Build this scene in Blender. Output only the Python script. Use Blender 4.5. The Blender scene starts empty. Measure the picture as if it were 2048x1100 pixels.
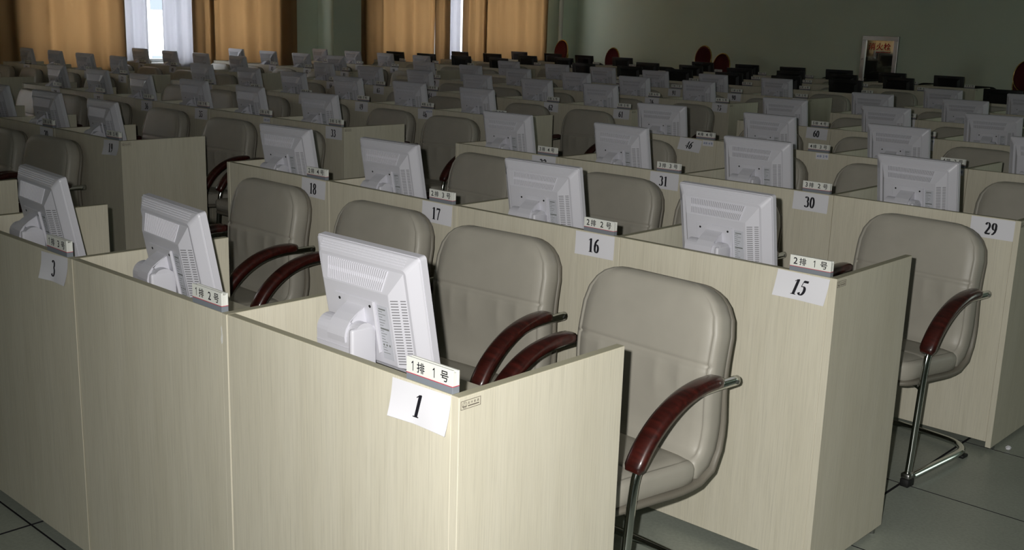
# -*- coding: utf-8 -*-
import bpy, bmesh, math, random
from mathutils import Vector, Matrix, Euler

random.seed(7)
S = bpy.context.scene
C = S.collection
PI = math.pi

# ------------------------------------------------------------------ camera
CAM = Vector((1.36191, -1.34639, 1.60610))
YAW, PITCH, ROLL, FPX = -0.744273, 0.22771, 0.0312193, 2193.54
fw = Vector((math.sin(YAW)*math.cos(PITCH), math.cos(YAW)*math.cos(PITCH), -math.sin(PITCH)))
rt0 = fw.cross(Vector((0, 0, 1))).normalized(); up0 = rt0.cross(fw)
rt = math.cos(ROLL)*rt0 + math.sin(ROLL)*up0
up = -math.sin(ROLL)*rt0 + math.cos(ROLL)*up0
cd = bpy.data.cameras.new('camera'); cam = bpy.data.objects.new('camera', cd); C.objects.link(cam)
mw = Matrix((rt, up, -fw)).transposed().to_4x4(); mw.translation = CAM
cam.matrix_world = mw
cd.sensor_fit = 'HORIZONTAL'; cd.sensor_width = 36.0; cd.lens = 36.0*FPX/2048.0
cd.clip_start = 0.05; cd.clip_end = 200
S.camera = cam

def px(P):
    d = Vector(P) - CAM; z = d.dot(fw)
    if z < .05: return (-9999, -9999)
    return (1024 + FPX*d.dot(rt)/z, 550 - FPX*d.dot(up)/z)

# ------------------------------------------------------------------ world, lights, exposure
S.view_settings.view_transform = 'Standard'; S.view_settings.look = 'None'
S.view_settings.gamma = 1.0; S.view_settings.use_curve_mapping = False
S.view_settings.exposure = 0.13
W = bpy.data.worlds.new('daylight'); S.world = W; W.use_nodes = True
bg = W.node_tree.nodes['Background']; bg.inputs[0].default_value = (0.93, 0.965, 1.0, 1); bg.inputs[1].default_value = 7.5

def lamp(name, kind, loc, power, color=(1, 1, 1), size=.1, rot=(0, 0, 0)):
    l = bpy.data.lights.new(name, kind); l.energy = power; l.color = color
    if kind == 'AREA':
        l.shape = 'RECTANGLE'; l.size = size[0]; l.size_y = size[1]
    elif kind in ('POINT', 'SPOT'): l.shadow_soft_size = size
    o = bpy.data.objects.new(name, l); C.objects.link(o); o.location = loc; o.rotation_euler = rot
    return o
# the camera's own flash, just above and left of the lens
fl = lamp('camera_flash', 'SPOT', CAM + up*0.045 - rt*0.06 + fw*.03, 310.0, (1.0, 0.975, 0.93), .012)
fl.data.spot_size = math.radians(86); fl.data.spot_blend = 1.0
fl.rotation_euler = (fw+rt*.13-up*.05).to_track_quat('-Z', 'Y').to_euler()
XR0 = 5.2
# added fill lamp behind the photographer, raises the hall's ambient light
fill_front = lamp('hall_fill', 'AREA', (3.2, -5.6, 2.0), 20, (0.90, 0.97, 1.0), (5.0, 1.6), (math.radians(84), 0, math.radians(12)))

fill_right = lamp('side_fill', 'AREA', (XR0-.05, 9.5, 2.1), 105, (0.86, 1.0, 0.90), (9.0, 1.2), (0, math.radians(90), 0))  # added fill lamp along the windowless right wall, brightens the far wall

# ------------------------------------------------------------------ materials
def lin(c): return tuple(((x/255.)/12.92 if x/255. <= .04045 else ((x/255.+.055)/1.055)**2.4) for x in c) + (1,)
MT = {}
def mat(name, rgb, rough=.5, metal=0., spec=.5, build=None):
    m = bpy.data.materials.new(name); m.use_nodes = True
    nt = m.node_tree; b = nt.nodes['Principled BSDF']
    b.inputs['Base Color'].default_value = lin(rgb); b.inputs['Roughness'].default_value = rough
    b.inputs['Metallic'].default_value = metal; b.inputs['Specular IOR Level'].default_value = spec
    if build: build(nt, b, lin(rgb))
    MT[name] = m
    return m
def noise_bits(nt, scale_vec, scale, detail=4, coord='Object', rough=.55):
    tc = nt.nodes.new('ShaderNodeTexCoord'); mp = nt.nodes.new('ShaderNodeMapping'); mp.inputs['Scale'].default_value = scale_vec
    n = nt.nodes.new('ShaderNodeTexNoise'); n.inputs['Scale'].default_value = scale; n.inputs['Detail'].default_value = detail
    n.inputs['Roughness'].default_value = rough
    nt.links.new(tc.outputs[coord], mp.inputs[0]); nt.links.new(mp.outputs[0], n.inputs['Vector'])
    return n
def ramp(nt, src, stops):
    r = nt.nodes.new('ShaderNodeValToRGB'); e = r.color_ramp.elements
    e[0].position, e[0].color = stops[0]; e[1].position, e[1].color = stops[-1]
    for p_, c_ in stops[1:-1]:
        x = e.new(p_); x.color = c_
    nt.links.new(src, r.inputs[0]); return r
def bump(nt, b, src, strength, dist=.002):
    bp = nt.nodes.new('ShaderNodeBump'); bp.inputs['Strength'].default_value = strength; bp.inputs['Distance'].default_value = dist
    nt.links.new(src, bp.inputs['Height']); nt.links.new(bp.outputs[0], b.inputs['Normal'])
def mul(c, k): return (c[0]*k, c[1]*k, c[2]*k, 1)

def wood_b(nt, b, c):
    n = noise_bits(nt, (130, 130, 2.4), 3.0, 6, rough=.65)
    n2 = noise_bits(nt, (7, 7, .8), 2.0, 3)
    r = ramp(nt, n.outputs[0], [(.30, mul(c, .86)), (.5, c), (.7, mul(c, 1.05))])
    r2 = ramp(nt, n2.outputs[0], [(.35, (.95, .945, .93, 1)), (.62, (1, 1, 1, 1))])
    mx = nt.nodes.new('ShaderNodeMix'); mx.data_type = 'RGBA'; mx.blend_type = 'MULTIPLY'; mx.inputs[0].default_value = 1
    nt.links.new(r.outputs[0], mx.inputs[6]); nt.links.new(r2.outputs[0], mx.inputs[7])
    nt.links.new(mx.outputs[2], b.inputs['Base Color'])
    bump(nt, b, n.outputs[0], .25, .0006)
mat('pale_wood', (210, 205, 187), .48, build=wood_b)
mat('edge_band', (172, 168, 146), .55)
def leather_b(nt, b, c):
    n = noise_bits(nt, (1, 1, 1), 260, 3); n2 = noise_bits(nt, (1, 1, 1), 6, 3)
    r = ramp(nt, n2.outputs[0], [(.3, mul(c, .93)), (.7, mul(c, 1.05))]); nt.links.new(r.outputs[0], b.inputs['Base Color'])
    bump(nt, b, n.outputs[0], .25, .0006)
mat('grey_leather', (170, 166, 155), .46, spec=.45, build=leather_b)
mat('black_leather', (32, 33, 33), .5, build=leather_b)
mat('leather_piping', (122, 117, 106), .5)
def redwood_b(nt, b, c):
    n = noise_bits(nt, (3, 24, 24), 3, 5)
    r = ramp(nt, n.outputs[0], [(.3, mul(c, .45)), (.55, c), (.75, mul(c, 1.6))]); nt.links.new(r.outputs[0], b.inputs['Base Color'])
    b.inputs['Coat Weight'].default_value = .6; b.inputs['Coat Roughness'].default_value = .12
mat('red_wood', (62, 20, 15), .38, build=redwood_b)
mat('chrome', (190, 194, 190), .12, 1.0)
mat('rubber', (18, 18, 18), .7)
def plas_b(nt, b, c):
    n = noise_bits(nt, (1, 1, 1), 600, 2); bump(nt, b, n.outputs[0], .12, .0003)
mat('white_plastic', (202, 202, 210), .42, build=plas_b)
mat('vent_dark', (120, 120, 124), .7)
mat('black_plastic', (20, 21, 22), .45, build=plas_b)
mat('screen_glass', (12, 13, 15), .2)
mat('blue_plastic', (28, 70, 168), .4)
mat('hole_dark', (14, 14, 15), .8)
mat('label_paper', (188, 190, 198), .6)
mat('label_ink', (112, 116, 114), .7)
mat('paper', (222, 222, 228), .75)
mat('ink', (14, 12, 24), .7)
mat('blue_ink', (92, 112, 160), .7)
mat('sign_white', (226, 228, 222), .35)
mat('sign_grey', (128, 134, 142), .4)
mat('sign_red', (196, 44, 72), .5)
mat('logo_ink', (96, 88, 78), .7)
mat('glue', (228, 228, 224), .5)
def wall_b(nt, b, c):
    n = noise_bits(nt, (1, 1, 1), .7, 3); r = ramp(nt, n.outputs[0], [(.3, mul(c, .96)), (.7, mul(c, 1.03))]); nt.links.new(r.outputs[0], b.inputs['Base Color'])
mat('wall_paint', (216, 226, 208), .8, build=wall_b)
mat('ceiling_paint', (214, 216, 208), .9)
def tile_b(nt, b, c):
    n = noise_bits(nt, (1, 1, 1), 90, 4); n2 = noise_bits(nt, (1, 1, 1), 3, 4)
    r = ramp(nt, n.outputs[0], [(.35, mul(c, .86)), (.6, c)]); r2 = ramp(nt, n2.outputs[0], [(.3, (.9, .9, .9, 1)), (.7, (1.05, 1.05, 1.05, 1))])
    mx = nt.nodes.new('ShaderNodeMix'); mx.data_type = 'RGBA'; mx.blend_type = 'MULTIPLY'; mx.inputs[0].default_value = 1
    nt.links.new(r.outputs[0], mx.inputs[6]); nt.links.new(r2.outputs[0], mx.inputs[7]); nt.links.new(mx.outputs[2], b.inputs['Base Color'])
mat('floor_tile', (158, 164, 154), .35, build=tile_b)
mat('joint_black', (22, 20, 26), .8)
def cloth(name, rgb, trans, k_d, scale=900):
    m = bpy.data.materials.new(name); m.use_nodes = True; nt = m.node_tree; nt.nodes.clear()
    out = nt.nodes.new('ShaderNodeOutputMaterial'); d = nt.nodes.new('ShaderNodeBsdfDiffuse'); t = nt.nodes.new('ShaderNodeBsdfTranslucent')
    d.inputs[0].default_value = lin(rgb); t.inputs[0].default_value = lin(trans)
    mx = nt.nodes.new('ShaderNodeMixShader'); mx.inputs[0].default_value = k_d
    nt.links.new(d.outputs[0], mx.inputs[1]); nt.links.new(t.outputs[0], mx.inputs[2])
    nt.links.new(mx.outputs[0], out.inputs[0]); MT[name] = m
    return m, nt, mx, out
cloth('curtain_cloth', (158, 134, 102), (190, 168, 138), .5)
m, nt, mx, out = cloth('sheer_cloth', (200, 200, 204), (205, 205, 210), .5)
tr = nt.nodes.new('ShaderNodeBsdfTransparent'); m2 = nt.nodes.new('ShaderNodeMixShader'); m2.inputs[0].default_value = .04
nt.links.new(mx.outputs[0], m2.inputs[1]); nt.links.new(tr.outputs[0], m2.inputs[2]); nt.links.new(m2.outputs[0], out.inputs[0])
mat('window_frame', (205, 208, 205), .4)
g = mat('window_glass', (255, 255, 255), .02); gb = g.node_tree.nodes['Principled BSDF']; gb.inputs['Transmission Weight'].default_value = 1; gb.inputs['IOR'].default_value = 1.02
mat('facade', (150, 152, 158), .9)
mat('facade_glass', (70, 78, 86), .3)
mat('red_velvet', (80, 14, 18), .85)
mat('gold_metal', (196, 170, 110), .25, 1.)
mat('silver_metal', (170, 170, 168), .3, 1.)
mat('cabinet_steel', (176, 176, 172), .3, .85)
mat('cabinet_glass', (170, 175, 170), .03, .95)
mat('red_letter', (190, 30, 28), .5)
mat('wall_pipe', (206, 206, 196), .5)

# ------------------------------------------------------------------ mesh helpers
class MB:
    def __init__(s): s.v = []; s.f = []; s.mi = []; s.sm = []
    def add(s, vs, fs, mi=0, smooth=False):
        o = len(s.v); s.v += [tuple(v) for v in vs]
        for f in fs: s.f.append(tuple(i+o for i in f)); s.mi.append(mi); s.sm.append(smooth)
    def box(s, x0, x1, y0, y1, z0, z1, mi=0, M=None):
        vs = [Vector(p) for p in ((x0, y0, z0), (x1, y0, z0), (x1, y1, z0), (x0, y1, z0), (x0, y0, z1), (x1, y0, z1), (x1, y1, z1), (x0, y1, z1))]
        if M: vs = [M @ v for v in vs]
        s.add(vs, [(0, 3, 2, 1), (4, 5, 6, 7), (0, 1, 5, 4), (1, 2, 6, 5), (2, 3, 7, 6), (3, 0, 4, 7)], mi)
    def bevbox(s, x0, x1, y0, y1, z0, z1, b=.004, seg=2, mi=0, M=None, smooth=True):
        bm = bmesh.new(); bmesh.ops.create_cube(bm, size=1)
        for v in bm.verts: v.co = Vector(((x0+x1)/2+v.co.x*(x1-x0), (y0+y1)/2+v.co.y*(y1-y0), (z0+z1)/2+v.co.z*(z1-z0)))
        bmesh.ops.bevel(bm, geom=bm.edges[:], offset=b, segments=seg, affect='EDGES', profile=.5)
        s.frombm(bm, mi, M, smooth)
    def frombm(s, bm, mi=0, M=None, smooth=True):
        bm.verts.index_update()
        vs = [(M @ v.co if M else v.co.copy()) for v in bm.verts]; fs = [tuple(v.index for v in f.verts) for f in bm.faces]
        s.add(vs, fs, mi, smooth); bm.free()
    def tube(s, pts, r, n=10, mi=0, caps=True, M=None, flat=1.0, flatdir=None):
        pts = [Vector(p) for p in pts]; rings = []; N = len(pts)
        prev = None
        for i, p in enumerate(pts):
            t = (pts[min(i+1, N-1)] - pts[max(i-1, 0)]).normalized()
            a = Vector((0, 0, 1)) if prev is None else prev
            if prev is None and abs(t.z) > .9: a = Vector((1, 0, 0))
            if flatdir is not None: a = Vector(flatdir)
            u = (a - t*a.dot(t)).normalized(); w = t.cross(u); prev = u
            rr = r[i] if isinstance(r, (list, tuple)) else r
            rings.append([p + u*math.cos(2*PI*k/n)*rr*flat + w*math.sin(2*PI*k/n)*rr for k in range(n)])
        vs = [v for R_ in rings for v in R_]
        if M: vs = [M @ v for v in vs]
        fs = [(i*n+k, i*n+(k+1) % n, (i+1)*n+(k+1) % n, (i+1)*n+k) for i in range(N-1) for k in range(n)]
        if caps: fs += [tuple(range(n-1, -1, -1)), tuple((N-1)*n+k for k in range(n))]
        s.add(vs, fs, mi, True)
    def cyl(s, c, ax, r, h, n=16, mi=0, M=None):
        c = Vector(c); ax = Vector(ax).normalized(); a = Vector((1, 0, 0)) if abs(ax.x) < .9 else Vector((0, 0, 1))
        u = (a-ax*a.dot(ax)).normalized(); w = ax.cross(u)
        vs = [c+u*math.cos(2*PI*k/n)*r+w*math.sin(2*PI*k/n)*r for k in range(n)] + [c+ax*h+u*math.cos(2*PI*k/n)*r+w*math.sin(2*PI*k/n)*r for k in range(n)]
        if M: vs = [M @ v for v in vs]
        s.add(vs, [(k, (k+1) % n, n+(k+1) % n, n+k) for k in range(n)]+[tuple(range(n-1, -1, -1)), tuple(range(n, 2*n))], mi, False)
    def loft(s, rings, mi=0, caps=True, smooth=True, M=None):
        n = len(rings[0]); N = len(rings); vs = [Vector(v) for R_ in rings for v in R_]
        if M: vs = [M @ v for v in vs]
        fs = [(i*n+k, i*n+(k+1) % n, (i+1)*n+(k+1) % n, (i+1)*n+k) for i in range(N-1) for k in range(n)]
        if caps: fs += [tuple(range(n-1, -1, -1)), tuple((N-1)*n+k for k in range(n))]
        s.add(vs, fs, mi, smooth)
    def mesh(s, name, mats):
        me = bpy.data.meshes.new(name); me.from_pydata(s.v, [], s.f)
        for m_ in (mats if isinstance(mats, (list, tuple)) else [mats]): me.materials.append(MT[m_])
        me.polygons.foreach_set('material_index', s.mi); me.polygons.foreach_set('use_smooth', s.sm)
        bm = bmesh.new(); bm.from_mesh(me); bmesh.ops.recalc_face_normals(bm, faces=bm.faces[:]); bm.to_mesh(me); bm.free()
        me.update(); return me
def obj(name, me, parent=None, loc=None, rot=None):
    o = bpy.data.objects.new(name, me); C.objects.link(o)
    if parent: o.parent = parent
    if loc is not None: o.location = loc
    if rot is not None: o.rotation_euler = rot
    return o
def smart(o, ang=40):
    try:
        o.data.shade_auto_smooth
    except Exception: pass
def tag(o, label=None, cat=None, group=None, kind=None):
    if label: o['label'] = label
    if cat: o['category'] = cat
    if group: o['group'] = group
    if kind: o['kind'] = kind
    return o
def empty(name, loc=(0, 0, 0), rz=0.):
    o = bpy.data.objects.new(name, None); C.objects.link(o); o.location = loc; o.rotation_euler = (0, 0, rz); o.empty_display_size = .1; return o
def copy_tree(o, parent=None):
    c = o.copy(); C.objects.link(c)
    if parent: c.parent = parent
    for k in list(c.keys()):
        if k in ('label', 'group') and not parent: del c[k]
    for ch in list(KIDS.get(o.name, [])): copy_tree(ch, c)
    return c
KIDS = {}
def kid(parent, name, me, **kw):
    o = obj(name, me, parent, kw.get('loc'), kw.get('rot')); KIDS.setdefault(parent.name, []).append(o)
    if kw.get('label'): o['label'] = kw['label']
    if kw.get('kind'): o['kind'] = kw['kind']
    return o

# ------------------------------------------------------------------ lettering
_gl = {}
def glyph(ch):
    if ch in _gl: return _gl[ch]
    if ch == '1':
        _gl[ch] = ([(.17, 0), (.27, 0), (.27, 1), (.19, 1), (.0, .82), (.0, .70), (.17, .80)], [(0, 1, 2, 3, 6), (3, 4, 5, 6)], .30); return _gl[ch]
    cu = bpy.data.curves.new('glyph', 'FONT'); cu.body = ch; cu.size = 1; cu.resolution_u = 3; cu.offset = .014
    o = bpy.data.objects.new('glyph', cu); C.objects.link(o)
    bpy.context.view_layer.update()
    dg = bpy.context.evaluated_depsgraph_get(); me = o.evaluated_get(dg).to_mesh()
    vs = [v.co.copy() for v in me.vertices]; fs = [tuple(p.vertices) for p in me.polygons]
    o.evaluated_get(dg).to_mesh_clear()
    bpy.data.objects.remove(o); bpy.data.curves.remove(cu)
    xs = [v.x for v in vs] or [0]; ys = [v.y for v in vs] or [0]
    x0, x1, y0, y1 = min(xs), max(xs), min(ys), max(ys)
    _gl[ch] = ([((v.x-x0)/(max(y1-y0, 1e-6)), (v.y-y0)/(max(y1-y0, 1e-6))) for v in vs], fs, (x1-x0)/max(y1-y0, 1e-6))
    return _gl[ch]
def put_text(mb, items, h, place, mi=0, sx=1.):
    """items: (char, x centre); glyph height h; place(x,y) -> 3d point"""
    for ch, xc in items:
        vs, fs, wd = glyph(ch)
        mb.add([place(xc+(x-wd/2)*h*sx, y*h) for x, y in vs], fs, mi)

def arc(cx, cy, rx, ry, a0, a1, n=12):
    return [(cx+rx*math.cos(math.radians(a0+(a1-a0)*i/n)), cy+ry*math.sin(math.radians(a0+(a1-a0)*i/n))) for i in range(n+1)]
TK, TN = .185, .055
SER = {
 '0': [(arc(.25, .5, .165, .47, 90, 450, 24), None)],
 '1': [([(.27, .02), (.27, .98)], .185), ([(.10, .02), (.44, .02)], .045), ([(.08, .84), (.22, .95), (.33, .985)], .05)],
 '2': [(arc(.24, .72, .15, .25, 165, -20, 12)+[(.30, .45), (.18, .25), (.07, .06)], None), ([(.06, .07), (.45, .07)], .14), ([(.45, .05), (.48, .22)], .03)],
 '3': [(arc(.22, .76, .14, .21, 155, -75, 12), None), (arc(.21, .30, .18, .27, 80, -150, 14), None)],
 '4': [([(.33, .0), (.33, .98)], .14), ([(.33, .96), (.04, .32)], .045), ([(.03, .30), (.48, .30)], .10)],
 '5': [([(.14, .91), (.44, .91)], .15), ([(.14, .95), (.09, .58)], .045), ([(.09, .58)]+arc(.21, .32, .17, .27, 85, -150, 14), None)],
 '6': [([(.43, .97), (.30, .90), (.17, .72), (.11, .45), (.12, .28)]+arc(.26, .31, .15, .28, 190, 520, 20), None)],
 '7': [([(.06, .90), (.46, .90)], .14), ([(.44, .92), (.30, .5), (.20, .0)], .11), ([(.07, .95), (.05, .76)], .04)],
 '8': [(arc(.25, .75, .135, .21, 90, 450, 20), None), (arc(.25, .27, .165, .245, 90, 450, 20), None)],
 '9': [([(.08, .02), (.21, .09), (.33, .27), (.39, .52), (.38, .70)]+arc(.25, .69, .145, .27, 10, 340, 20), None)],
}
def ribbon(mb, pts, w, place, mi=0):
    L, Rr = [], []
    for i, p in enumerate(pts):
        a = pts[max(i-1, 0)]; b = pts[min(i+1, len(pts)-1)]
        dx, dy = b[0]-a[0], b[1]-a[1]; l = math.hypot(dx, dy) or 1; dx /= l; dy /= l
        ww = w if w else TN+(TK-TN)*abs(dy)**1.3
        L.append((p[0]-dy*ww/2, p[1]+dx*ww/2)); Rr.append((p[0]+dy*ww/2, p[1]-dx*ww/2))
    n = len(pts)
    mb.add([place(*q) for q in L+Rr], [(i, i+1, n+i+1, n+i) for i in range(n-1)], mi)
def put_serif(mb, text, h, cx, cy, place, mi=0, slant=0.):
    adv = .52*h; x0 = cx-adv*len(text)/2
    for k, ch in enumerate(text):
        for j, (pts, w) in enumerate(SER[ch]):
            ribbon(mb, pts, w, lambda x, y: place(x0+k*adv+x*h+slant*(y-.5)*h, cy-h/2+y*h, j), mi)

# ------------------------------------------------------------------ layout numbers
SW, WD, RP, PH = .766513, .5006, 1.479166, .928     # station width, wing depth, row pitch, panel height
AI1, AI2 = .9925, .8723
TH = .022
DZ = .73
def colx(j):       # right edge x of station column j (1..14)
    return -(j-1)*SW - (AI1 if j > 4 else 0) - (AI2 if j > 10 else 0)
ORD = ['', 'first', 'second', 'third', 'fourth', 'fifth', 'sixth', 'seventh', 'eighth', 'ninth', 'tenth', 'eleventh', 'twelfth', 'thirteenth', 'fourteenth']
def where(i, j): return '%s row from front, %s from right end' % (ORD[i], ORD[j])
def num(i, j): return 14*(i-1)+j
def inframe(P, m=60):
    u, v = px(P); return -m < u < 2048+m and -m < v < 1100+m

# ------------------------------------------------------------------ the room
XL, YB, XR, YF, ZC = -13.4, 16.4, 5.2, -6.2, 3.1
def room():
    # floor: black-jointed slab and raised tiles
    T = .6; ox, oy = -.115, 2.3937-.6*4
    mb = MB(); mb.box(XL-.3, XR+.2, YF-.2, YB+.2, -.12, -.005); fl_ = obj('floor', mb.mesh('floor', 'joint_black')); tag(fl_, kind='structure')
    tm = MB(); q = .0032; tm.box(-T/2+q*1.6, T/2-q*1.6, -T/2+q, T/2-q, -.006, 0.); tm.mi = [0 if k == 1 else 1 for k in range(6)]; tme = tm.mesh('tile', ['floor_tile', 'joint_black'])
    cells = []
    i0, i1 = int(math.floor((XL-ox)/T)), int(math.ceil((XR-ox)/T)); j0, j1 = int(math.floor((YF-oy)/T)), int(math.ceil((YB-oy)/T))
    for a in range(i0, i1):
        for b in range(j0, j1):
            c = (ox+(a+.5)*T, oy+(b+.5)*T)
            if c[0]-T/2 < XL-.01 or c[0]+T/2 > XR+.35 or c[1]+T/2 > YB+.35: continue
            cells.append(c)
    near = sorted([c for c in cells if inframe((c[0], c[1], 0), 250)], key=lambda c: (c[0]-CAM.x)**2+(c[1]-CAM.y)**2)[:150]
    ns = set(near)
    for c in near: obj('tile', tme, fl_, (c[0], c[1], 0))
    far = MB()
    for c in cells:
        if c in ns: continue
        far.box(c[0]-T/2+q, min(c[0]+T/2-q, XR+.1), c[1]-T/2+q, min(c[1]+T/2-q, YB+.1), -.006, 0.)
    f = obj('tile_field', far.mesh('tile_field', 'floor_tile'), fl_); f['kind'] = 'stuff'
    # walls
    def wall(name, boxes, m_='wall_paint'):
        mb = MB()
        for b in boxes: mb.box(*b)
        return tag(obj(name, mb.mesh(name, m_)), kind='structure')
    wins = [(-1.2, 3.1), (5.05, 8.95), (10.95, 15.25)]; z0, z1 = .86, 2.8
    bx = []; y = YF
    for a, b in wins:
        bx.append((XL-.24, XL, y, a, 0, ZC)); bx.append((XL-.24, XL, a, b, 0, z0)); bx.append((XL-.24, XL, a, b, z1, ZC)); y = b
    bx.append((XL-.24, XL, y, YB, 0, ZC))
    wl = wall('wall_left', bx)
    mb = MB(); mb.box(XL, XL+.40, 9.85, 10.42, 0, ZC); c = obj('column', mb.mesh('column', 'wall_paint'), wl)
    mb = MB(); mb.tube([(XL+.06, 15.83, 0), (XL+.06, 15.83, ZC)], .045, 12); obj('wall_pipe', mb.mesh('pipe', 'wall_pipe'), wl)
    wall('wall_back', [(XL-.24, XR+.2, YB, YB+.2, 0, ZC)])
    wall('wall_right', [(XR, XR+.2, YF, YB, 0, ZC)])
    wall('wall_front', [(XL-.24, XR+.2, YF-.2, YF, 0, ZC)])
    wall('ceiling', [(XL-.24, XR+.2, YF-.2, YB+.2, ZC, ZC+.15)], 'ceiling_paint')
    wall('baseboard_back', [(XL+.0, XR, YB-.015, YB, 0, .1)], 'edge_band')
    # windows
    for k, (a, b) in enumerate(wins):
        fr = MB(); t = .05; xa, xb = XL-.16, XL-.09
        fr.box(xa, xb, a, b, z0, z0+t); fr.box(xa, xb, a, b, z1-t, z1)
        n = 3
        for q_ in range(n+1):
            yy = a+(b-a)*q_/n; yy = min(max(yy, a+t/2), b-t/2)
            fr.box(xa, xb, yy-t/2, yy+t/2, z0+t, z1-t)
        fr.box(xa+.01, xb-.01, a+t, b-t, 2.25, 2.29)
        w = tag(obj('window_%d' % (k+1), fr.mesh('window_frame', 'window_frame')), kind='structure')
        for q_ in range(n):
            ya, yb = a+(b-a)*q_/n+t/2, a+(b-a)*(q_+1)/n-t/2
            p = MB(); p.box(XL-.13, XL-.124, ya, yb, z0+t, z1-t); obj('pane', p.mesh('pane', 'window_glass'), w)
        p = MB(); p.bevbox(XL-.24, XL+.07, a-.03, b+.03, z0-.04, z0, .006); obj('window_sill', p.mesh('sill', 'window_frame'), w)
    return wins
room()

# curtains -----------------------------------------------------------
def curtain(name, y0, y1, x, amp, per, m_, label, cat, group, z0=.12, z1=2.95, seed=0):
    rnd = random.Random(seed); n = max(12, int((y1-y0)/.02)); ph = rnd.random()*6
    vs, fs = [], []; zs = [z0+(z1-z0)*k/8 for k in range(9)]
    for i in range(n+1):
        y = y0+(y1-y0)*i/n
        for z in zs:
            k = 1-.25*(z-z0)/(z1-z0)
            d = amp*k*(math.sin(y/per*2*PI+ph)*.65+math.sin(y/per*3.3*PI+ph*2+.15*z)*.35+.25*math.sin(y*2.2+ph))
            vs.append((x+d, y, z))
    m9 = 9
    for i in range(n):
        for k in range(8): fs.append((i*m9+k, (i+1)*m9+k, (i+1)*m9+k+1, i*m9+k+1))
    mb = MB(); mb.add(vs, fs, 0, True); me = mb.mesh(name, m_)
    o = obj(name, me); tag(o, label, cat, group)
    md = o.modifiers.new('thick', 'SOLIDIFY'); md.thickness = .002
    return o
CX = XL+.17
curtain('curtain', -1.6, .95, CX, .065, .36, 'curtain_cloth', 'tan curtain panel beyond the left picture edge, mirrored in the hydrant glass', 'curtain', None, seed=1)
curtain('curtain', 1.35, 3.45, CX, .065, .36, 'curtain_cloth', 'tan curtain mirrored behind the red letters of the hydrant cabinet', 'curtain', None, seed=2)
curtain('curtain', 4.0, 6.40, CX, .065, .40, 'curtain_cloth', 'wide tan curtain at the far left of the picture, left of the bright window gap', 'curtain', None, seed=3)
curtain('curtain', 7.42, 7.78, CX+.05, .05, .19, 'curtain_cloth', 'narrow bunched orange curtain edge just right of the bright window gap', 'curtain', None, seed=4)
curtain('curtain', 7.74, 9.32, CX, .065, .36, 'curtain_cloth', 'tan curtain between the bright window gap and the grey column', 'curtain', None, seed=5)
curtain('curtain', 10.44, 12.30, CX, .065, .36, 'curtain_cloth', 'tan curtain directly right of the grey column', 'curtain', None, seed=6)
curtain('curtain', 12.22, 12.58, CX+.06, .04, .2, 'curtain_cloth', 'narrow tan curtain fold left of the slim bright window gap', 'curtain', None, seed=7)
curtain('curtain', 12.93, 13.55, CX+.05, .04, .2, 'curtain_cloth', 'narrow tan curtain fold right of the slim bright window gap', 'curtain', None, seed=8)
curtain('curtain', 13.5, 15.32, CX, .05, .42, 'curtain_cloth', 'broad tan curtain nearest the far room corner', 'curtain', None, seed=9)
curtain('sheer_curtain', 6.30, 6.80, XL+.09, .03, .16, 'sheer_cloth', 'white sheer curtain on the left side of the big bright window gap', 'curtain', None, z0=.8, seed=11)
curtain('sheer_curtain', 7.02, 7.60, XL+.09, .03, .16, 'sheer_cloth', 'white sheer curtain on the right side of the big bright window gap', 'curtain', None, z0=.7, seed=12)
curtain('sheer_curtain', 12.5, 13.0, XL+.09, .03, .16, 'sheer_cloth', 'white sheer curtain filling the slim bright gap right of the column', 'curtain', None, z0=.7, seed=13)
for a, b, l in ((-1.8, 3.6, 'curtain rail beyond the left picture edge'), (3.9, 9.5, 'curtain rail above the large bright window'), (10.43, 15.5, 'curtain rail above the window right of the column')):
    mb = MB(); mb.tube([(CX, a, 2.97), (CX, b, 2.97)], .014, 8); tag(obj('curtain_rail', mb.mesh('rail', 'silver_metal')), 'slim metal '+l, 'rail')

# building outside ------------------------------------------------------
def outside():
    e = empty('apartment_building', (-46, 22, 0)); tag(e, 'pale building seen through the gap between the sheer curtains', 'building')
    mb = MB(); mb.box(-4, 4, -16, 30, -10, 16); obj('wall', mb.mesh('facade', 'facade'), e)
    w = MB(); w.box(0, .1, -.8, .8, -.7, .7); fme = w.mesh('bwin', 'window_frame'); w = MB(); w.box(.1, .14, -.7, .7, -.6, .6); gme = w.mesh('bpane', 'facade_glass')
    for r in range(6):
        for c in range(14):
            f = obj('window', fme, e, (4, -14+c*3.1, -4+r*3.1)); obj('pane', gme, f)
outside()

# ------------------------------------------------------------------ desks
def panel_mesh(x0, x1, y0, y1, z0, z1):
    mb = MB(); mb.bevbox(x0, x1, y0, y1, z0, z1, .0012, 1, smooth=False)
    return mb
def edge_faces(mb):
    # top faces get the edge banding
    pass
def pan(name, x0, x1, y0, y1, z0, z1):
    mb = MB(); mb.bevbox(x0, x1, y0, y1, z0, z1-.0012, .001, 1, smooth=False)
    mb.bevbox(x0+.0003, x1-.0003, y0+.0003, y1-.0003, z1-.0012, z1, .0004, 1, mi=1, smooth=False)
    return mb.mesh(name, ['pale_wood', 'edge_band'])
g_ = .0012
ME_FP = pan('front_panel', -SW+g_, -TH-.0008, .0015, TH, .036, PH)
ME_FPL = pan('front_panel', -SW+TH+g_, -TH-.0008, .0015, TH, .036, PH)
ME_SR = pan('side_panel', -TH, -.0004, 0, WD, .014, PH)
ME_SL = pan('side_panel', -SW+g_, -SW+TH, 0, WD, .014, PH)
mb = MB(); mb.bevbox(-SW+.003, -TH-.001, TH+.001, WD-.006, DZ-.022, DZ, .0015, 1, smooth=False); ME_DT = mb.mesh('desktop', 'pale_wood')
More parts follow.
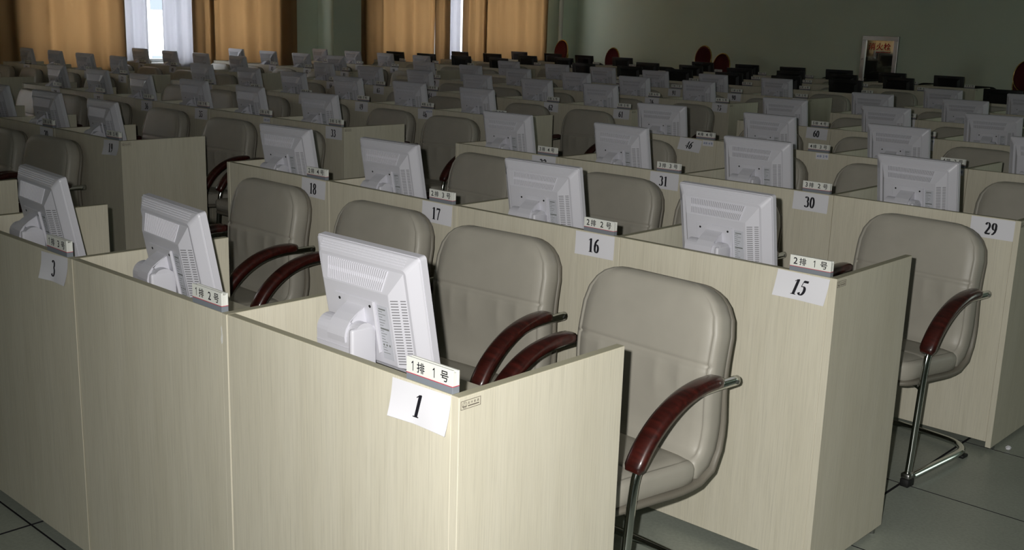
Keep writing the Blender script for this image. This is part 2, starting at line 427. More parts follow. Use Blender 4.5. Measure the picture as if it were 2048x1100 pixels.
mb = MB(); mb.bevbox(-SW+TH+.003, -TH-.001, TH+.001, WD-.006, DZ-.022, DZ, .0015, 1, smooth=False); ME_DTL = mb.mesh('desktop', 'pale_wood')
mb = MB()
for x in (-TH/2,):
    for y in (.045, WD-.05): mb.cyl((x, y, 0), (0, 0, 1), .012, .014, 10)
ME_FT = mb.mesh('foot', 'silver_metal')
# maker's plate on the outer side panel: frame, round emblem, four characters and a number line
def logo_mesh():
    mb = MB(); P = lambda x, y: (.0006, x, y)
    def fr(a, b, c, d): mb.box(0, .0006, a, b, c, d)
    w_, h_ = .052, .017; t = .0007
    fr(0, w_, 0, t); fr(0, w_, h_-t, h_); fr(0, t, 0, h_); fr(w_-t, w_, 0, h_)
    ribbon(mb, arc(.0095, h_/2, .0062, .0062, 0, 360, 20), .0008, P); ribbon(mb, [(.0045, .0065), (.0095, .013), (.0145, .0065), (.0045, .0065)], .0011, P)
    ribbon(mb, [(.005, .005), (.014, .005)], .0014, P)
    put_text(mb, [('实', .0205), ('木', .0285), ('家', .0365), ('具', .0445)], .0052, lambda x, y: (.0007, x, y+.0085))
    for k in range(14): fr(.019+k*.0021, .0203+k*.0021, .004, .0062)
    return mb.mesh('maker_plate', 'logo_ink')
ME_LOGO = logo_mesh()

mb = MB(); mb.bevbox(.0008, .0058, -.0018, -.0003, .036, PH-.001, .0004, 1, smooth=False); ME_JS = mb.mesh('joint_strip', 'pale_wood')

def make_desk(i, j):
    first, last = j in (1, 5, 11), j in (4, 10, 14)
    o = empty('cubicle_desk', (colx(j), (i-1)*RP, 0))
    tag(o, 'pale wood cubicle desk with front screen, '+where(i, j), 'desk', 'cubicle desks in straight rows')
    obj('front_panel', ME_FPL if last else ME_FP, o)
    obj('side_panel', ME_SR, o); obj('foot', ME_FT, o)
    if last: obj('side_panel', ME_SL, o); obj('foot', ME_FT, o, (-SW+TH, 0, 0))
    obj('desktop', ME_DTL if last else ME_DT, o)
    if j in (3, 7, 9, 13): obj('joint_strip', ME_JS, o)
    if first: obj('maker_plate', ME_LOGO, o, (0, .004, .902))
    return o

# ------------------------------------------------------------------ seat name plates and paper numbers
def plate_mesh(text):
    mb = MB(); w_, h_, t = .128, .046, .018
    mb.bevbox(-w_/2, w_/2, 0, .005, .0145, h_, .0006, 1, mi=0, smooth=False)
    mb.bevbox(-w_/2, w_/2, t-.005, t, .0145, h_-.002, .0006, 1, mi=0, smooth=False)
    mb.box(-w_/2+.001, w_/2-.001, .005, t-.005, .0145, h_-.006, 0)
    mb.bevbox(-w_/2, w_/2, 0, t, 0, .0135, .0006, 1, mi=1, smooth=False)
    mb.box(-w_/2, w_/2, -.0002, t+.0002, .0135, .0146, 2)
    a_, b_ = text[:-1].split('排')
    cs = [(c, -.046+.010*k) for k, c in enumerate(a_)]; e_ = cs[-1][1]+.023
    cs.append(('排', e_)); f_ = (.013 if len(b_) == 1 else .010)+(len(a_)-1)*.004
    cs += [(c, f_+.010*k) for k, c in enumerate(b_)]; cs.append(('号', .042 if len(a_)+len(b_) < 4 else .048))
    text = [c for c, x in cs]; xs = [x for c, x in cs]
    for c, x in zip(text, xs):
        cj = c in '排号'
        put_text(mb, [(c, x)], .0215 if cj else .0195, lambda a, b: (a, -.0004, b+(.0195 if cj else .0205)), 3)
    return mb.mesh('plate', ['sign_white', 'sign_grey', 'sign_red', 'ink'])
def make_plate(i, j):
    text = name = '%d排%d号' % (i, j)
    o = obj('name_plate', plate_mesh(text), None, (colx(j)-.088+random.uniform(-.004, .004), (i-1)*RP+.002, PH+.0001), (0, 0, math.radians(random.uniform(-1.5, 1.5))))
    tag(o, 'seat plate %s on the panel top, %s' % (name, where(i, j)), 'name plate', 'seat plates on the panel tops')
    return o
def paper_mesh(text, w_, h_, curl, slant, th, ink, cjk=False, it=0.):
    mb = MB(); NX, NY = 12, 6
    def P(x, y, off=0.):
        u = x/w_+.5; v = 1-y/h_ if False else -y/h_
        d = curl*(v**2)*(.35+.65*abs(u-.45)*1.6)
        return (x+slant*y, -d-.0006-off, y)
    vs = [P(-w_/2+w_*i/NX, -h_*k/NY) for k in range(NY+1) for i in range(NX+1)]
    fs = [(k*(NX+1)+i, k*(NX+1)+i+1, (k+1)*(NX+1)+i+1, (k+1)*(NX+1)+i) for k in range(NY) for i in range(NX)]
    mb.add(vs, fs, 0, True)
    if cjk:
        xs = (-.34, -.14, .12, .34)
        for c, x in zip(text, xs): put_text(mb, [(c, x*w_)], th, lambda a, b: P(a, -h_/2-th/2+b, .0008), 1)
    else:
        put_serif(mb, text, th, -w_*.02, -h_*.52, lambda x, y, j=0: P(x, y, .0008+.0001*j), 1, it)
    return mb.mesh('paper', ['paper', ink])
PAPER = {(1, 1): dict(curl=.012, slant=.22, rot=-1, it=.18), (2, 1): dict(curl=.010, slant=.28, rot=1, it=.2), (1, 3): dict(curl=.016, slant=.18, rot=-2), (2, 5): dict(curl=.02, slant=.2, rot=-3),
         (4, 4): dict(curl=.012, slant=.25, rot=4, dx=-.08, it=.25), (3, 1): dict(curl=.002, slant=0, rot=0)}
SKIP = {(1, 2), (4, 3), (3, 6), (4, 2), (5, 1), (5, 2)}
SLIP = {(4, 3), (4, 4), (3, 6), (4, 5), (4, 6), (4, 2), (5, 3)}
def make_paper(i, j):
    if (i, j) not in SKIP and i < 8:
        k = PAPER.get((i, j), dict(curl=random.uniform(.001, .006), slant=random.uniform(-.03, .06), rot=random.uniform(-2, 2)))
        n = str(num(i, j)); dx = k.get('dx', 0) - (.0 if (i, j) != (1, 1) else .0)
        o = obj('number_paper', paper_mesh(n, .165, .078, k['curl'], -k['slant']*-.35, .047, 'ink', it=k.get('it', 0)), None, (colx(j)-.103+dx, (i-1)*RP-.0003, PH-.004), (0, math.radians(k['rot']), 0))
        tag(o, 'white paper numbered %s on the desk front, %s' % (n, where(i, j)), 'paper sign', 'number papers on the desk fronts')
    if (i, j) in SLIP:
        o = obj('paper_slip', paper_mesh('%d排%d号' % (i, j), .078, .034, .001, 0, .014, 'blue_ink', True), None, (colx(j)-.058, (i-1)*RP-.001, PH-.004), (0, math.radians(random.uniform(-2, 2)), 0))
        tag(o, 'white slip printed in blue, '+where(i, j), 'paper slip', 'small printed slips')

# ------------------------------------------------------------------ white monitor
def make_monitor():
    r = empty('white_monitor'); r['category'] = 'monitor'
    Wm, Hm, tilt = .362, .302, math.radians(10.5)
    hz = .19                                           # hinge height
    # panel space: x right, z up about the panel centre, y<0 towards its back
    T = Matrix.Translation((0, -.005, .222)) @ Matrix.Rotation(tilt, 4, 'X')
    mb = MB()
    def ring(w_, h_, y, rr=.008):
        pts = []
        for (sx, sz, a0) in ((1, -1, -90), (1, 1, 0), (-1, 1, 90), (-1, -1, 180)):
            for k in range(5):
                a = math.radians(a0+90*k/4); pts.append((sx*(w_/2-rr)+rr*math.cos(a), y, sz*(h_/2-rr)+rr*math.sin(a)))
        return pts
    mb.loft([ring(Wm, Hm, .018), ring(Wm, Hm, .001, .008)], M=T, smooth=False)
    bez = kid(r, 'bezel', mb.mesh('bezel', 'white_plastic'))
    mb = MB(); mb.box(-Wm/2+.016, Wm/2-.016, .0178, .0188, -Hm/2+.022, Hm/2-.016, M=T); kid(r, 'screen', mb.mesh('screen', 'screen_glass'), label='dark glass screen')
    # rear casing: stepped lip, wide sloping shoulders
    mb = MB()
    mb.loft([ring(Wm-.003, Hm-.003, .0012), ring(Wm-.006, Hm-.006, -.004), ring(Wm-.050, Hm-.050, -.022, .012), ring(Wm-.056, Hm-.056, -.024, .012)], M=T, smooth=False)
    # raised centre housing
    def quadring(x0, x1, z0, z1, y): return [(x0, y, z0), (x1, y, z0), (x1, y, z1), (x0, y, z1)]
    mb.loft([quadring(-.142, .146, -.118, .116, -.0235), quadring(-.124, .108, -.112, .066, -.044), quadring(-.122, .106, -.110, .064, -.0445)], M=T, smooth=False)
    cas = kid(r, 'rear_casing', mb.mesh('casing', 'white_plastic'))
    # ribbed grille on the upper slope
    def slope(u, v, off=0.):   # u -1..1 along x, v 0(top)..1(bottom) on the top slope of the housing
        za, ya = .116, -.0235; zb, yb = .066, -.044
        xw = .118*(1-v)+.104*v; n = Vector((0, ya-yb, 0)); 
        return Vector((-.008+u*xw, ya+(yb-ya)*v-off*.92, za+(zb-za)*v+off*.39))
    mb = MB()
    nrib = 30
    for k in range(nrib):
        u = -.93+1.80*k/(nrib-1)
        for a, b in ((.06, .96),):
            p = [slope(u-.016-.02*0, a), slope(u+.016, a), slope(u+.016, b), slope(u-.016, b)]
            q = [slope(u-.012, a+.01, .0022), slope(u+.012, a+.01, .0022), slope(u+.012, b-.01, .0022), slope(u-.012, b-.01, .0022)]
            mb.loft([p, q], M=T, smooth=False)
    kid(cas, 'vent_rib', mb.mesh('ribs', 'white_plastic'), kind='stuff')
    mb = MB()
    for k in range(nrib-1):
        u = -.93+1.80*(k+.5)/(nrib-1)
        for a, b in ((.08, .42), (.58, .94)):
            mb.loft([[slope(u-.007, a, .0), slope(u+.007, a, .0), slope(u+.007, b, .0), slope(u-.007, b, .0)], [slope(u-.007, a, .0005), slope(u+.007, a, .0005), slope(u+.007, b, .0005), slope(u-.007, b, .0005)]], M=T, smooth=False)
    kid(cas, 'vent_gap', mb.mesh('gaps', 'vent_dark'), kind='stuff')
    # slots on the right-hand slope, two columns
    def sslope(v, z, off=0.):   # v 0 outer .. 1 inner
        x = .146+(.108-.146)*v; y = -.0235+(-.044+.0235)*v
        return Vector((x+off*.46, y-off*.88, z))
    mb = MB()
    for k in range(24):
        z = .052-k*.0067
        for a, b in ((.08, .38), (.52, .94)):
            P_ = [sslope(a, z), sslope(b, z), sslope(b, z-.0024), sslope(a, z-.0024)]; Q_ = [sslope(a, z, .0005), sslope(b, z, .0005), sslope(b, z-.0024, .0005), sslope(a, z-.0024, .0005)]
            mb.loft([P_, Q_], M=T, smooth=False)
    kid(cas, 'vent_slot', mb.mesh('slots', 'vent_dark'), kind='stuff')
    # rows of small round pips on the top shoulder and both sides
    mb = MB()
    def pip(x, y, z):
        mb.loft([[(x-.0011, y, z-.0011), (x+.0011, y, z-.0011), (x+.0011, y, z+.0011), (x-.0011, y, z+.0011)], [(x-.0006, y-.0008, z-.0006), (x+.0006, y-.0008, z-.0006), (x+.0006, y-.0008, z+.0006), (x-.0006, y-.0008, z+.0006)]], M=T, smooth=False)
    for rr_ in range(4):
        t = (rr_+.7)/4.6
        for k in range(62): pip(-.150+k*.0048, -.004-.018*t, Hm/2-.003-.022*t)
    for rr_ in range(3):
        t = (rr_+.9)/4.
        for k in range(38): pip(-Wm/2+.003+.022*t, -.004-.018*t, .09-k*.0055)
    for rr_ in range(3):
        t = (rr_+.9)/4.
        for k in range(50): pip(-.125+k*.005, -.004-.018*t, -Hm/2+.003+.022*t)
    kid(cas, 'casing_pip', mb.mesh('pips', 'white_plastic'), kind='stuff')
    # recessed mounting plate with two screw holes, rib, rating label
    mb = MB(); mb.bevbox(-.082, .0525, -.0475, -.0445, -.03, .040, .001, 1, M=T, smooth=False)
    mb.bevbox(.054, .058, -.052, -.0445, -.085, .040, .001, 1, M=T, smooth=False)
    pl = kid(r, 'mounting_plate', mb.mesh('mount', 'white_plastic'))
    for x in (-.067, .041):
        mb = MB(); mb.cyl((x, -.0483, .026), (0, 1, 0), .0036, .001, 14, M=T); kid(pl, 'screw_hole', mb.mesh('hole', 'hole_dark'), label='dark screw hole')
    mb = MB(); mb.box(.063, .099, -.0452, -.0446, -.098, .034, M=T)
    for k in range(17):
        z = .027-k*.0068; w0 = random.uniform(.010, .030)
        if k == 0: mb.box(.068, .091, -.0455, -.0452, z-.003, z, 1, M=T)
        elif k == 7: mb.box(.066, .095, -.0455, -.0452, z-.004, z, 1, M=T)
        elif k in (13,):
            for q in range(3): mb.cyl((.070+q*.010, -.0455, z-.001), (0, 1, 0), .0028, .0003, 8, mi=1, M=T)
        else: mb.box(.066, .066+w0, -.0455, -.0452, z-.0012, z, 1, M=T)
    kid(r, 'rating_label', mb.mesh('rating', ['label_paper', 'label_ink']), label='pale rating label with fine grey print')
    # neck bracket from plate down over the hinge barrel
    mb = MB()
    prof = [(-.047, .222), (-.062, .212), (-.080, .201), (-.096, .188), (-.108, .172), (-.112, .154), (-.110, .140)]
    rings = []
    for (y, z) in prof:
        w_ = .031
        rings.append([(-.012-w_, y, z), (-.012+w_, y, z), (-.012+w_, y+.010, z+.004), (-.012-w_, y+.010, z+.004)])
    Tn = Matrix.Translation((0, .0, .018))
    mb.loft(rings, M=Tn, smooth=False)
    for sx in (-.012-.031, -.012+.029):
        mb.add([Tn @ Vector(p) for p in ((sx, -.047, .222), (sx, -.096, .186), (sx, -.048, .170), (sx+.002, -.047, .222), (sx+.002, -.096, .186), (sx+.002, -.048, .170))], [(0, 1, 2), (5, 4, 3), (0, 3, 4, 1), (1, 4, 5, 2), (2, 5, 3, 0)])
    kid(r, 'neck_bracket', mb.mesh('neck', 'white_plastic'))
    # stand: rounded head, slightly thicker rim, column and foot
    def rr(x0, x1, y0, y1, z0, z1, b): mb.bevbox(x0, x1, y0, y1, z0, z1, b, 3)
    mb = MB()
    mb.loft([[(x, -.075+.0315*math.cos(math.radians(a)), .172+.032*math.sin(math.radians(a))) for a in range(0, 181, 15)] + [(x, -.1065, .010), (x, -.0435, .010)] for x in (-.088, -.0865, .0445, .046)], smooth=False)
    col = kid(r, 'stand_column', mb.mesh('column', 'white_plastic'))
    mb = MB(); mb.bevbox(-.0885, .0465, -.1085, -.1065+.002, .146, .1475, .0005, 1, smooth=False)
    mb.bevbox(.032, .0475, -.112, -.040, .012, .194, .0065, 3); kid(col, 'rim', mb.mesh('rim', 'white_plastic'))
    mb = MB(); mb.cyl((-.02, -.1078, .090), (0, 1, 0), .018, .002, 24); kid(col, 'button', mb.mesh('button', 'white_plastic'))
    mb = MB(); mb.bevbox(-.115, .09, -.135, .07, .0, .014, .006, 3); kid(r, 'stand_base', mb.mesh('base', 'white_plastic'))
    # blue cable plug and cable
    mb = MB(); mb.bevbox(.047, .068, -.045, -.022, .050, .094, .003, 2); mb.bevbox(.050, .064, -.042, -.026, .030, .052, .003, 2)
    kid(r, 'cable_plug', mb.mesh('plug', 'blue_plastic'), label='blue cable plug')
    mb = MB(); mb.tube([(.057, -.034, .032), (.056, -.036, .022), (.04, -.06, .008), (-.02, -.14, .006), (-.1, -.15, .006)], .004, 8); kid(r, 'cable', mb.mesh('cable', 'rubber'), label='dark cable')
    return r
def make_black_monitor():
    r = empty('black_monitor'); r['category'] = 'monitor'
    Wm, Hm = .40, .262; T = Matrix.Translation((0, 0, .205)) @ Matrix.Rotation(math.radians(8), 4, 'X')
    mb = MB(); mb.bevbox(-Wm/2, Wm/2, -.012, .012, -Hm/2, Hm/2, .004, 2, M=T); kid(r, 'bezel', mb.mesh('bbezel', 'black_plastic'))
    mb = MB(); mb.box(-Wm/2+.015, Wm/2-.015, .0119, .0128, -Hm/2+.02, Hm/2-.015, M=T); kid(r, 'screen', mb.mesh('bscreen', 'screen_glass'))
    mb = MB(); mb.loft([[(-.15, -.012, -.10), (.15, -.012, -.10), (.15, -.012, .10), (-.15, -.012, .10)], [(-.12, -.035, -.08), (.12, -.035, -.08), (.12, -.035, .08), (-.12, -.035, .08)]], M=T, smooth=False); kid(r, 'rear_casing', mb.mesh('bcase', 'black_plastic'))
    mb = MB(); mb.bevbox(-.03, .03, -.065, -.035, .008, .20, .006, 2); kid(r, 'stand_column', mb.mesh('bcol', 'black_plastic'))
    mb = MB(); mb.bevbox(-.11, .11, -.12, .07, 0, .012, .005, 2); kid(r, 'stand_base', mb.mesh('bbase', 'black_plastic'))
    return r

# ------------------------------------------------------------------ conference chair (origin on the floor under the seat, faces -Y)
def crom(P, n):
    out = []
    for i in range(len(P)-1):
        p0 = Vector(P[max(i-1, 0)]); p1 = Vector(P[i]); p2 = Vector(P[i+1]); p3 = Vector(P[min(i+2, len(P)-1)])
        for k in range(n):
            t = k/n; out.append(.5*((2*p1)+(-p0+p2)*t+(2*p0-5*p1+4*p2-p3)*t*t+(-p0+3*p1-3*p2+p3)*t**3))
    out.append(Vector(P[-1])); return out
def cushion(path, Wh, ht, r0, r1, seams=(), offset=0., groove=True, widths=None):
    """path: list of (y,z); Wh half width; ht half thickness; r0,r1 plan corner radii at start/end"""
    L = [0]
    for a, b in zip(path[:-1], path[1:]): L.append(L[-1]+(b-a).length)
    tot = L[-1]; ds = []
    s = 0
    def end_samples(rr):
        return [rr*(1-math.cos(math.radians(a))) for a in (0, 10, 22, 35, 50, 68, 90)]
    ds += end_samples(r0); e1 = [tot-d for d in end_samples(r1)]
    mid = max(6, int((tot-r0-r1)/.035)); ds += [r0+(tot-r0-r1)*k/mid for k in range(1, mid)]
    for q in seams: ds += [q-.006, q, q+.006]
    ds += e1; ds = sorted(set(round(d, 5) for d in ds))
    rings = []
    for d in ds:
        k = 0
        while k < len(L)-2 and L[k+1] < d: k += 1
        t = (d-L[k])/max(L[k+1]-L[k], 1e-9); p = path[k].lerp(path[k+1], t)
        tg = (path[min(k+2, len(path)-1)]-path[max(k-1, 0)]).normalized(); n = Vector((-tg.y, tg.x))   # (y,z) plane, towards the sitter
        hw = Wh if not widths else widths(d/tot)
        if d < r0: hw = hw-r0+math.sqrt(max(r0*r0-(r0-d)**2, 0))
        if tot-d < r1: hw = hw-r1+math.sqrt(max(r1*r1-(r1-(tot-d))**2, 0))
        e = .030; de = min(d, tot-d); h = ht*(1 if de >= e else max(.25, math.sqrt(max(1-(1-de/e)**2, 0))))
        if any(abs(d-q) < .001 for q in seams): hf = h-.007
        else: hf = h
        cr_ = .0045*math.exp(-((d-(seams[0]-.055))/.035)**2) if seams and tot > .45 else 0.
        gr = .004 if groove and de > .05 else 0
        front = [(hw, -h*.2), (hw, h*.45), (hw-.005, h*.80), (hw-.014, hf*.97), (hw-.0185, hf-gr*.2), (hw-.0215, hf-gr), (hw-.0245, hf-gr*.2), (hw*.78, hf+.004), (hw*.62, hf+.005), (hw*.585, hf+.005+cr_), (hw*.55, hf+.005), (hw*.3, hf+.006), (hw*.265, hf+.006+cr_*.8), (hw*.23, hf+.006), (0, hf+.006)]
        pts = [(x, y) for x, y in front] + [(-x, y) for x, y in reversed(front[:-1])]
        back = [(hw-.003, -h*.8), (hw-.010, -h*.98), (hw*.5, -h)]
        pts += [(-x, y) for x, y in back] + [(x, y) for x, y in reversed(back)]
        rings.append([(x, p.x+n.x*(y+offset), p.y+n.y*(y+offset)) for x, y in pts])
    mb = MB(); mb.loft(rings); return mb
SEATP = [(-.305, .418), (-.24, .424), (-.10, .414), (.02, .404), (.085, .402)]
BACKP = [(.070, .402), (.110, .412), (.137, .450), (.146, .52), (.140, .60), (.142, .68), (.158, .77), (.180, .86), (.191, .903)]
def make_chair(name, leather, pipe):
    r = empty(name); r['category'] = 'chair'
    sp, bp = crom(SEATP, 6), crom(BACKP, 5)
    kid(r, 'seat', cushion(sp, .245, .036, .07, .02, seams=(.15,)).mesh('seat', leather))
    bk = kid(r, 'backrest', cushion(bp, .250, .036, .02, .125, seams=(.335,), widths=lambda t: .243+.012*math.sin(t*PI*.8)).mesh('backrest', leather))
    full = crom(SEATP[:-1]+BACKP[1:], 5)
    kid(r, 'shell', cushion(full, .250, .010, .07, .128, offset=-.043, groove=False, widths=lambda t: .250+.006*math.sin(t*PI)).mesh('shell', pipe), label='outer back shell edged with piping')
    for s in (-1, 1):
        x = s*.272
        P = [(x, .205, .652), (x, .13, .654), (x, .03, .652), (x, -.05, .634), (x, -.12, .598), (x, -.175, .550), (x, -.212, .495), (x, -.228, .43), (x, -.240, .30), (x, -.254, .12), (x, -.262, .045)]
        cr = crom(P, 3)
        mb = MB(); mb.tube(cr, .0145, 10, flat=.8, flatdir=(1, 0, 0)); fr_ = kid(r, 'arm_frame', mb.mesh('armtube', 'chrome'), label='chrome tube arm and front leg')
        mb = MB(); mb.cyl((x+s*.010, .190, .652), (s, 0, 0), .006, .004, 10); kid(fr_, 'bolt', mb.mesh('bolt', 'silver_metal'))
        # wooden pad along the curved part
        Pp = crom([(x, .115, .670), (x, .03, .669), (x, -.055, .650), (x, -.13, .612), (x, -.19, .560), (x, -.234, .497)], 4)
        rings = []
        N = len(Pp)
        for k, p in enumerate(Pp):
            t = (Pp[min(k+1, N-1)]-Pp[max(k-1, 0)]).normalized(); up_ = Vector((1, 0, 0)).cross(t); 
            if up_.z < 0: up_ = -up_
            e = min(k, N-1-k)/2.; q = 1 if e >= 1 else .72+.28*math.sqrt(1-(1-e)**2)
            wv, hv = .029*q, .0165*q
            rings.append([tuple(p+Vector((1, 0, 0))*wv*a+up_*hv*b) for a, b in ((1, 0), (.95, .65), (.6, 1), (0, 1.12), (-.6, 1), (-.95, .65), (-1, 0), (-.95, -.7), (-.5, -1), (0, -1), (.5, -1), (.95, -.7))])
        mb = MB(); mb.loft(rings); kid(r, 'armrest', mb.mesh('pad', 'red_wood'), label='curved dark red wood armrest')
        mb = MB(); mb.bevbox(x-.017, x+.017, -.285, -.24, 0, .030, .003, 1); kid(r, 'floor_glide', mb.mesh('glide', 'rubber'), label='black floor glide')
        mb = MB(); mb.bevbox(x-.017, x+.017, -.283, -.243, .030, .050, .003, 1); kid(fr_, 'joint', mb.mesh('joint', 'silver_metal'))
        mb = MB(); mb.bevbox(x-.012, x+.012, .15, .19, 0, .014, .003, 1); kid(r, 'floor_glide', mb.mesh('glide', 'rubber'), label='black floor glide')
    x = .272; U = [(x, -.262, .027), (x, -.05, .027), (x, .10, .027), (x*.97, .17, .027), (x*.83, .22, .027), (x*.6, .240, .027), (0, .245, .027)]
    U = U+[(-a, b, c) for a, b, c in reversed(U[:-1])]
    mb = MB(); mb.tube(crom(U, 4), .0135, 10); kid(r, 'sled_base', mb.mesh('sled', 'chrome'), label='chrome U shaped floor runner')
    for y, z in ((-.20, .365),):
        mb = MB(); mb.tube([(-.272, -.236, z), (-.23, y, z), (.23, y, z), (.272, -.236, z)], .011, 8); kid(r, 'crossbar', mb.mesh('bar', 'chrome'))
    mb = MB()
    for xx in (-.16, .16): mb.box(xx-.015, xx+.015, -.21, .07, .360, .378)
    kid(r, 'seat_rail', mb.mesh('rails', 'rubber'))
    return r

# ------------------------------------------------------------------ placement tables
# measured places of single monitors: (row, column): (x, y, yaw in degrees) of the top edge's middle
MON = {(1, 1): (-.534, .222, 0), (1, 2): (-1.285, .165, -6), (1, 3): (-2.05, .155, -5), (2, 1): (-.515, 1.69, -3), (2, 2): (-1.29, 1.67, 1), (2, 3): (-2.13, 1.655, 0), (2, 4): (-2.84, 1.64, 3),
       (3, 1): (-.50, 3.14, -5), (3, 2): (-1.298, 3.20, -1), (3, 3): (-2.07, 3.16, -4), (3, 4): (-2.87, 3.16, 1), (4, 2): (-1.23, 4.52, -2), (4, 3): (-2.04, 4.58, -3), (4, 4): (-2.86, 4.62, 6), (2, 5): (-4.55, 1.60, -3)}
CH = {(1, 1): (-.425, 1.035, -3), (1, 2): (-1.165, 1.16, 3), (1, 3): (-1.82, 1.22, 0), (1, 4): (-2.57, 1.27, -2), (2, 1): (-.34, 2.70, -5), (2, 2): (-1.20, 2.83, 2), (2, 3): (-1.80, 2.64, 0),
      (1, 5): (-4.62, 1.33, 4), (3, 4): (-2.78, 4.25, 0), (3, 3): (-1.88, 4.30, -3), (3, 6): (-5.20, 4.3, 0), (4, 6): (-5.11, 5.65, 0), (4, 5): (-4.40, 5.62, 0), (2, 6): (-5.10, 2.64, 4)}
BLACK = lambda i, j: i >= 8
mon0 = make_monitor(); bmon0 = make_black_monitor(); ch0 = make_chair('conference_chair', 'grey_leather', 'leather_piping'); bch0 = make_chair('black_chair', 'black_leather', 'rubber')
used = set()
def place(proto, loc, rz):
    o = proto if proto.name not in used else copy_tree(proto); used.add(proto.name)
    o.location = loc; o.rotation_euler = (0, 0, rz); return o
rnd = random.Random(21)
for i in range(1, 11):
    for j in range(1, 15):
        x1 = colx(j); y0 = (i-1)*RP; cx = x1-SW/2
        jx, jy, ja = rnd.uniform(-.03, .03), rnd.uniform(-.03, .03), rnd.uniform(-4, 4)
        kx, ky, ka = rnd.uniform(-.06, .06), rnd.uniform(-.10, .12), rnd.uniform(-6, 6)
        vis = any(inframe(P, 30) for P in ((x1, y0, PH), (x1-SW, y0, PH), (x1, y0+WD, PH), (x1, y0, .1), (x1, y0+WD, .05), (x1-SW, y0+WD, PH), (x1-SW, y0, .05)))
        if vis:
            make_desk(i, j)
            if (i, j) != (3, 1) and inframe((x1-.08, y0, PH+.02), 40): make_plate(i, j)
            if inframe((x1-.1, y0, PH-.04), 40): make_paper(i, j)
        if (i, j) in MON: mx_, my_, ma = MON[(i, j)]
        else: mx_, my_, ma = cx-.078+jx, y0+.148+jy, ja
        my_ = max(my_, y0+.150)
        if inframe((mx_-.15, my_, 1.05), 40) or inframe((mx_+.15, my_, 1.05), 40):
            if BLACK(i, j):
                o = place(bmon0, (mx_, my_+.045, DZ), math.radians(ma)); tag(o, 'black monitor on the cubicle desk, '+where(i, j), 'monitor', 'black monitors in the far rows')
            else:
                o = place(mon0, (mx_, my_+.032, DZ), math.radians(ma)); tag(o, 'white monitor seen from behind, '+where(i, j), 'monitor', 'white monitors on the desks')
        if (i, j) in CH: qx, qy, qa = CH[(i, j)]
        else: qx, qy, qa = cx-.02+kx, y0+1.20+ky, ka
        qy = min(qy, y0+1.195)
        if inframe((qx, qy+.18, .88), 60) or inframe((qx, qy, .45), 30):
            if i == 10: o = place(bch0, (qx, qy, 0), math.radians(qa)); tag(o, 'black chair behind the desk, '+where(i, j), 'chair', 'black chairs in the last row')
            else: o = place(ch0, (qx, qy, 0), math.radians(qa)); tag(o, 'beige leather chair with red wood arms, '+where(i, j), 'chair', 'beige chairs behind the desks')

# stray white mouse on the third desk and a glue trace on the second desk's front
def mouse():
    rings = []
    for k in range(9):
        t = k/8; y = -.05+.1*t; w_ = .029*math.sin(PI*(.12+.76*t))**.5; h = .030*math.sin(PI*(.10+.75*t))**.7
        rings.append([(w_*math.cos(a), y, max(0, h*math.sin(a))) for a in [PI*q/10 for q in range(11)]])
    mb = MB(); mb.loft(rings); e = empty('computer_mouse', (-2.33, .40, DZ), .4); tag(e, 'white computer mouse on the desk beside the third monitor', 'mouse')
    obj('body', mb.mesh('mouse', 'white_plastic'), e)
    mb = MB(); mb.cyl((-.003, -.025, .020), (1, 0, 0), .007, .006, 12); obj('wheel', mb.mesh('wheel', 'rubber'), e)
mouse()
mb = MB(); mb.add([(-.0, 0, 0), (.005, 0, .004), (.006, 0, .02), (.004, 0, .034), (.002, 0, .046), (-.001, 0, .04), (.001, 0, .024), (-.003, 0, .012)], [tuple(range(8))])
o = obj('glue_trace', mb.mesh('glue', 'glue'), None, (-.790, -.0004, .852)); tag(o, 'small white glue trace on the desk front below seat plate 1排2号', 'glue mark')

# ------------------------------------------------------------------ red banquet chairs stacked at the back wall
def make_banquet():
    r = empty('red_banquet_chair'); r['category'] = 'chair'
    mb = MB(); n = 20; rings = []
    for y, k in ((-.018, .86), (-.026, .93), (0, 1), (.012, .97), (.016, .9)):
        rings.append([(.185*k*math.cos(2*PI*q/n), .19+y+.05*math.sin(2*PI*q/n)*.5, .70+.215*k*math.sin(2*PI*q/n)) for q in range(n)])
    mb.loft(rings); kid(r, 'backrest', mb.mesh('rback', 'red_velvet'))
    mb = MB(); mb.tube([(.195*math.cos(2*PI*q/24-PI/2), .195+.025*math.sin(2*PI*q/24-PI/2), .70+.225*math.sin(2*PI*q/24-PI/2)) for q in range(25)], .011, 8); kid(r, 'back_frame', mb.mesh('rframe', 'gold_metal'), label='brass coloured back rim')
    mb = MB(); mb.bevbox(-.20, .20, -.22, .19, .40, .46, .025, 3); kid(r, 'seat', mb.mesh('rseat', 'red_velvet'))
    for sx in (-1, 1):
        for P in ([(sx*.17, -.20, .40), (sx*.19, -.23, 0)], [(sx*.165, .225, .62), (sx*.17, .20, .42), (sx*.185, .25, 0)]):
            mb = MB(); mb.tube(crom(P, 3) if len(P) > 2 else P, .011, 8); kid(r, 'leg', mb.mesh('rleg', 'gold_metal'))
    return r
bq = make_banquet()
STK = [(-12.80, 15.05, 4, 'in the far room corner'), (-11.98, 15.60, 3, 'second from the room corner'), (-9.90, 15.60, 4, 'left of the close pair'), (-9.42, 15.45, 3, 'right of the close pair'), (-4.26, 15.50, 4, 'at the right picture edge')]
LV = {4: ['lowest', 'second lowest', 'second highest', 'topmost'], 3: ['lowest', 'middle', 'topmost']}
for x, y, n, w_ in STK:
    for k in range(n):
        o = place(bq, (x, y-.012*k, k*.115), math.radians(-10)); tag(o, '%s red banquet chair in the stack %s' % (LV[n][k], w_), 'chair', 'stacked red banquet chairs')

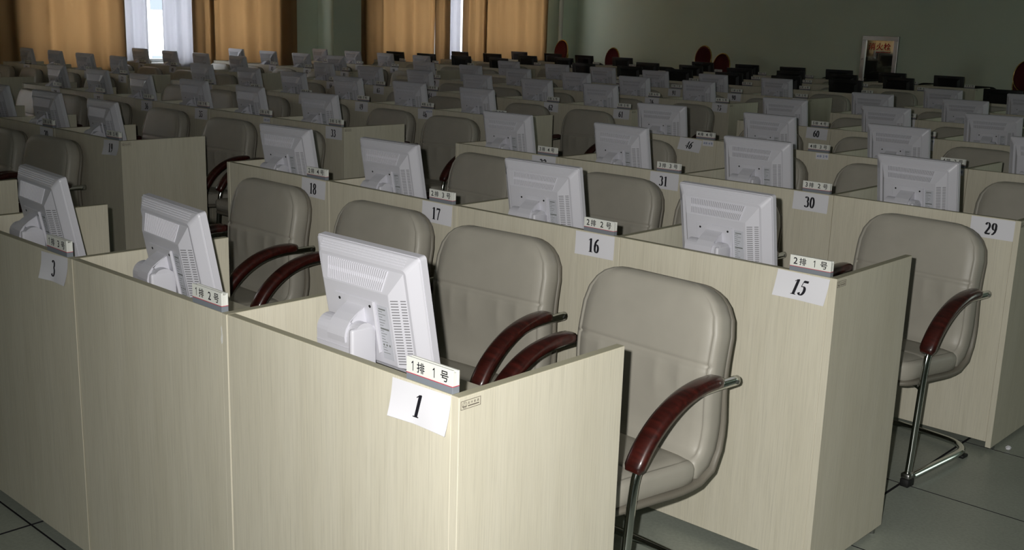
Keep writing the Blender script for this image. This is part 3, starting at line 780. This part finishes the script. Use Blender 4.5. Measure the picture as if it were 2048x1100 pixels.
# ------------------------------------------------------------------ fire hydrant cabinet on the back wall
def cabinet():
    x0, x1, z0, z1 = -7.15, -6.52, .72, 1.545
    e = empty('hydrant_cabinet', ((x0+x1)/2, YB, 0)); tag(e, 'metal framed fire hydrant cabinet with mirror glass lettered 消火栓 on back wall', 'cabinet')
    cx = (x0+x1)/2; w_ = (x1-x0)/2
    mb = MB(); mb.box(-w_, w_, -.02, 0, z0, z1); obj('body', mb.mesh('cbody', 'cabinet_steel'), e)
    mb = MB(); t = .075
    for b in ((-w_, w_, z1-t, z1), (-w_, w_, z0, z0+t), (-w_, -w_+t, z0+t, z1-t), (w_-t, w_, z0+t, z1-t)): mb.bevbox(b[0], b[1], -.05, -.02, b[2], b[3], .006, 2, smooth=False)
    d = obj('door_frame', mb.mesh('cframe', 'cabinet_steel'), e)
    mb = MB(); mb.box(-w_+t-.002, w_-t+.002, -.028, -.022, z0+t-.002, z1-t+.002); gl = obj('glass', mb.mesh('cglass', 'cabinet_glass'), e); gl['label'] = 'reflective glass door pane'
    mb = MB()
    put_text(mb, [('消', -.13), ('火', .005), ('栓', .135)], .115, lambda x, y: (x-.01, -.029, 1.315+y))
    for k in range(9): mb.box(-.06+k*.028, -.04+k*.028, -.0292, -.029, 1.275, 1.29)
    tx = obj('lettering', mb.mesh('cletters', 'red_letter'), e); tx['label'] = 'red characters 消火栓'
    mb = MB(); mb.cyl((-w_+t*.5, -.062, 1.16), (0, 1, 0), .012, .014, 12); obj('lock', mb.mesh('lock', 'chrome'), e)
cabinet()

# crumpled scrap of white paper on the floor by the right-hand desks
mb = MB(); rs = random.Random(5); rings = []
for k in range(5):
    t = k/4; r_ = .013*math.sin(PI*(.1+.8*t)); rings.append([(r_*math.cos(a)*rs.uniform(.7, 1.2), r_*math.sin(a)*rs.uniform(.7, 1.2), .018*t) for a in [2*PI*q/9 for q in range(9)]])
mb.loft(rings, smooth=False)
o = obj('paper_scrap', mb.mesh('scrap', 'paper'), None, (0.043, 3.036, 0)); tag(o, 'tiny crumpled white scrap on the floor tiles near the right edge', 'paper scrap')
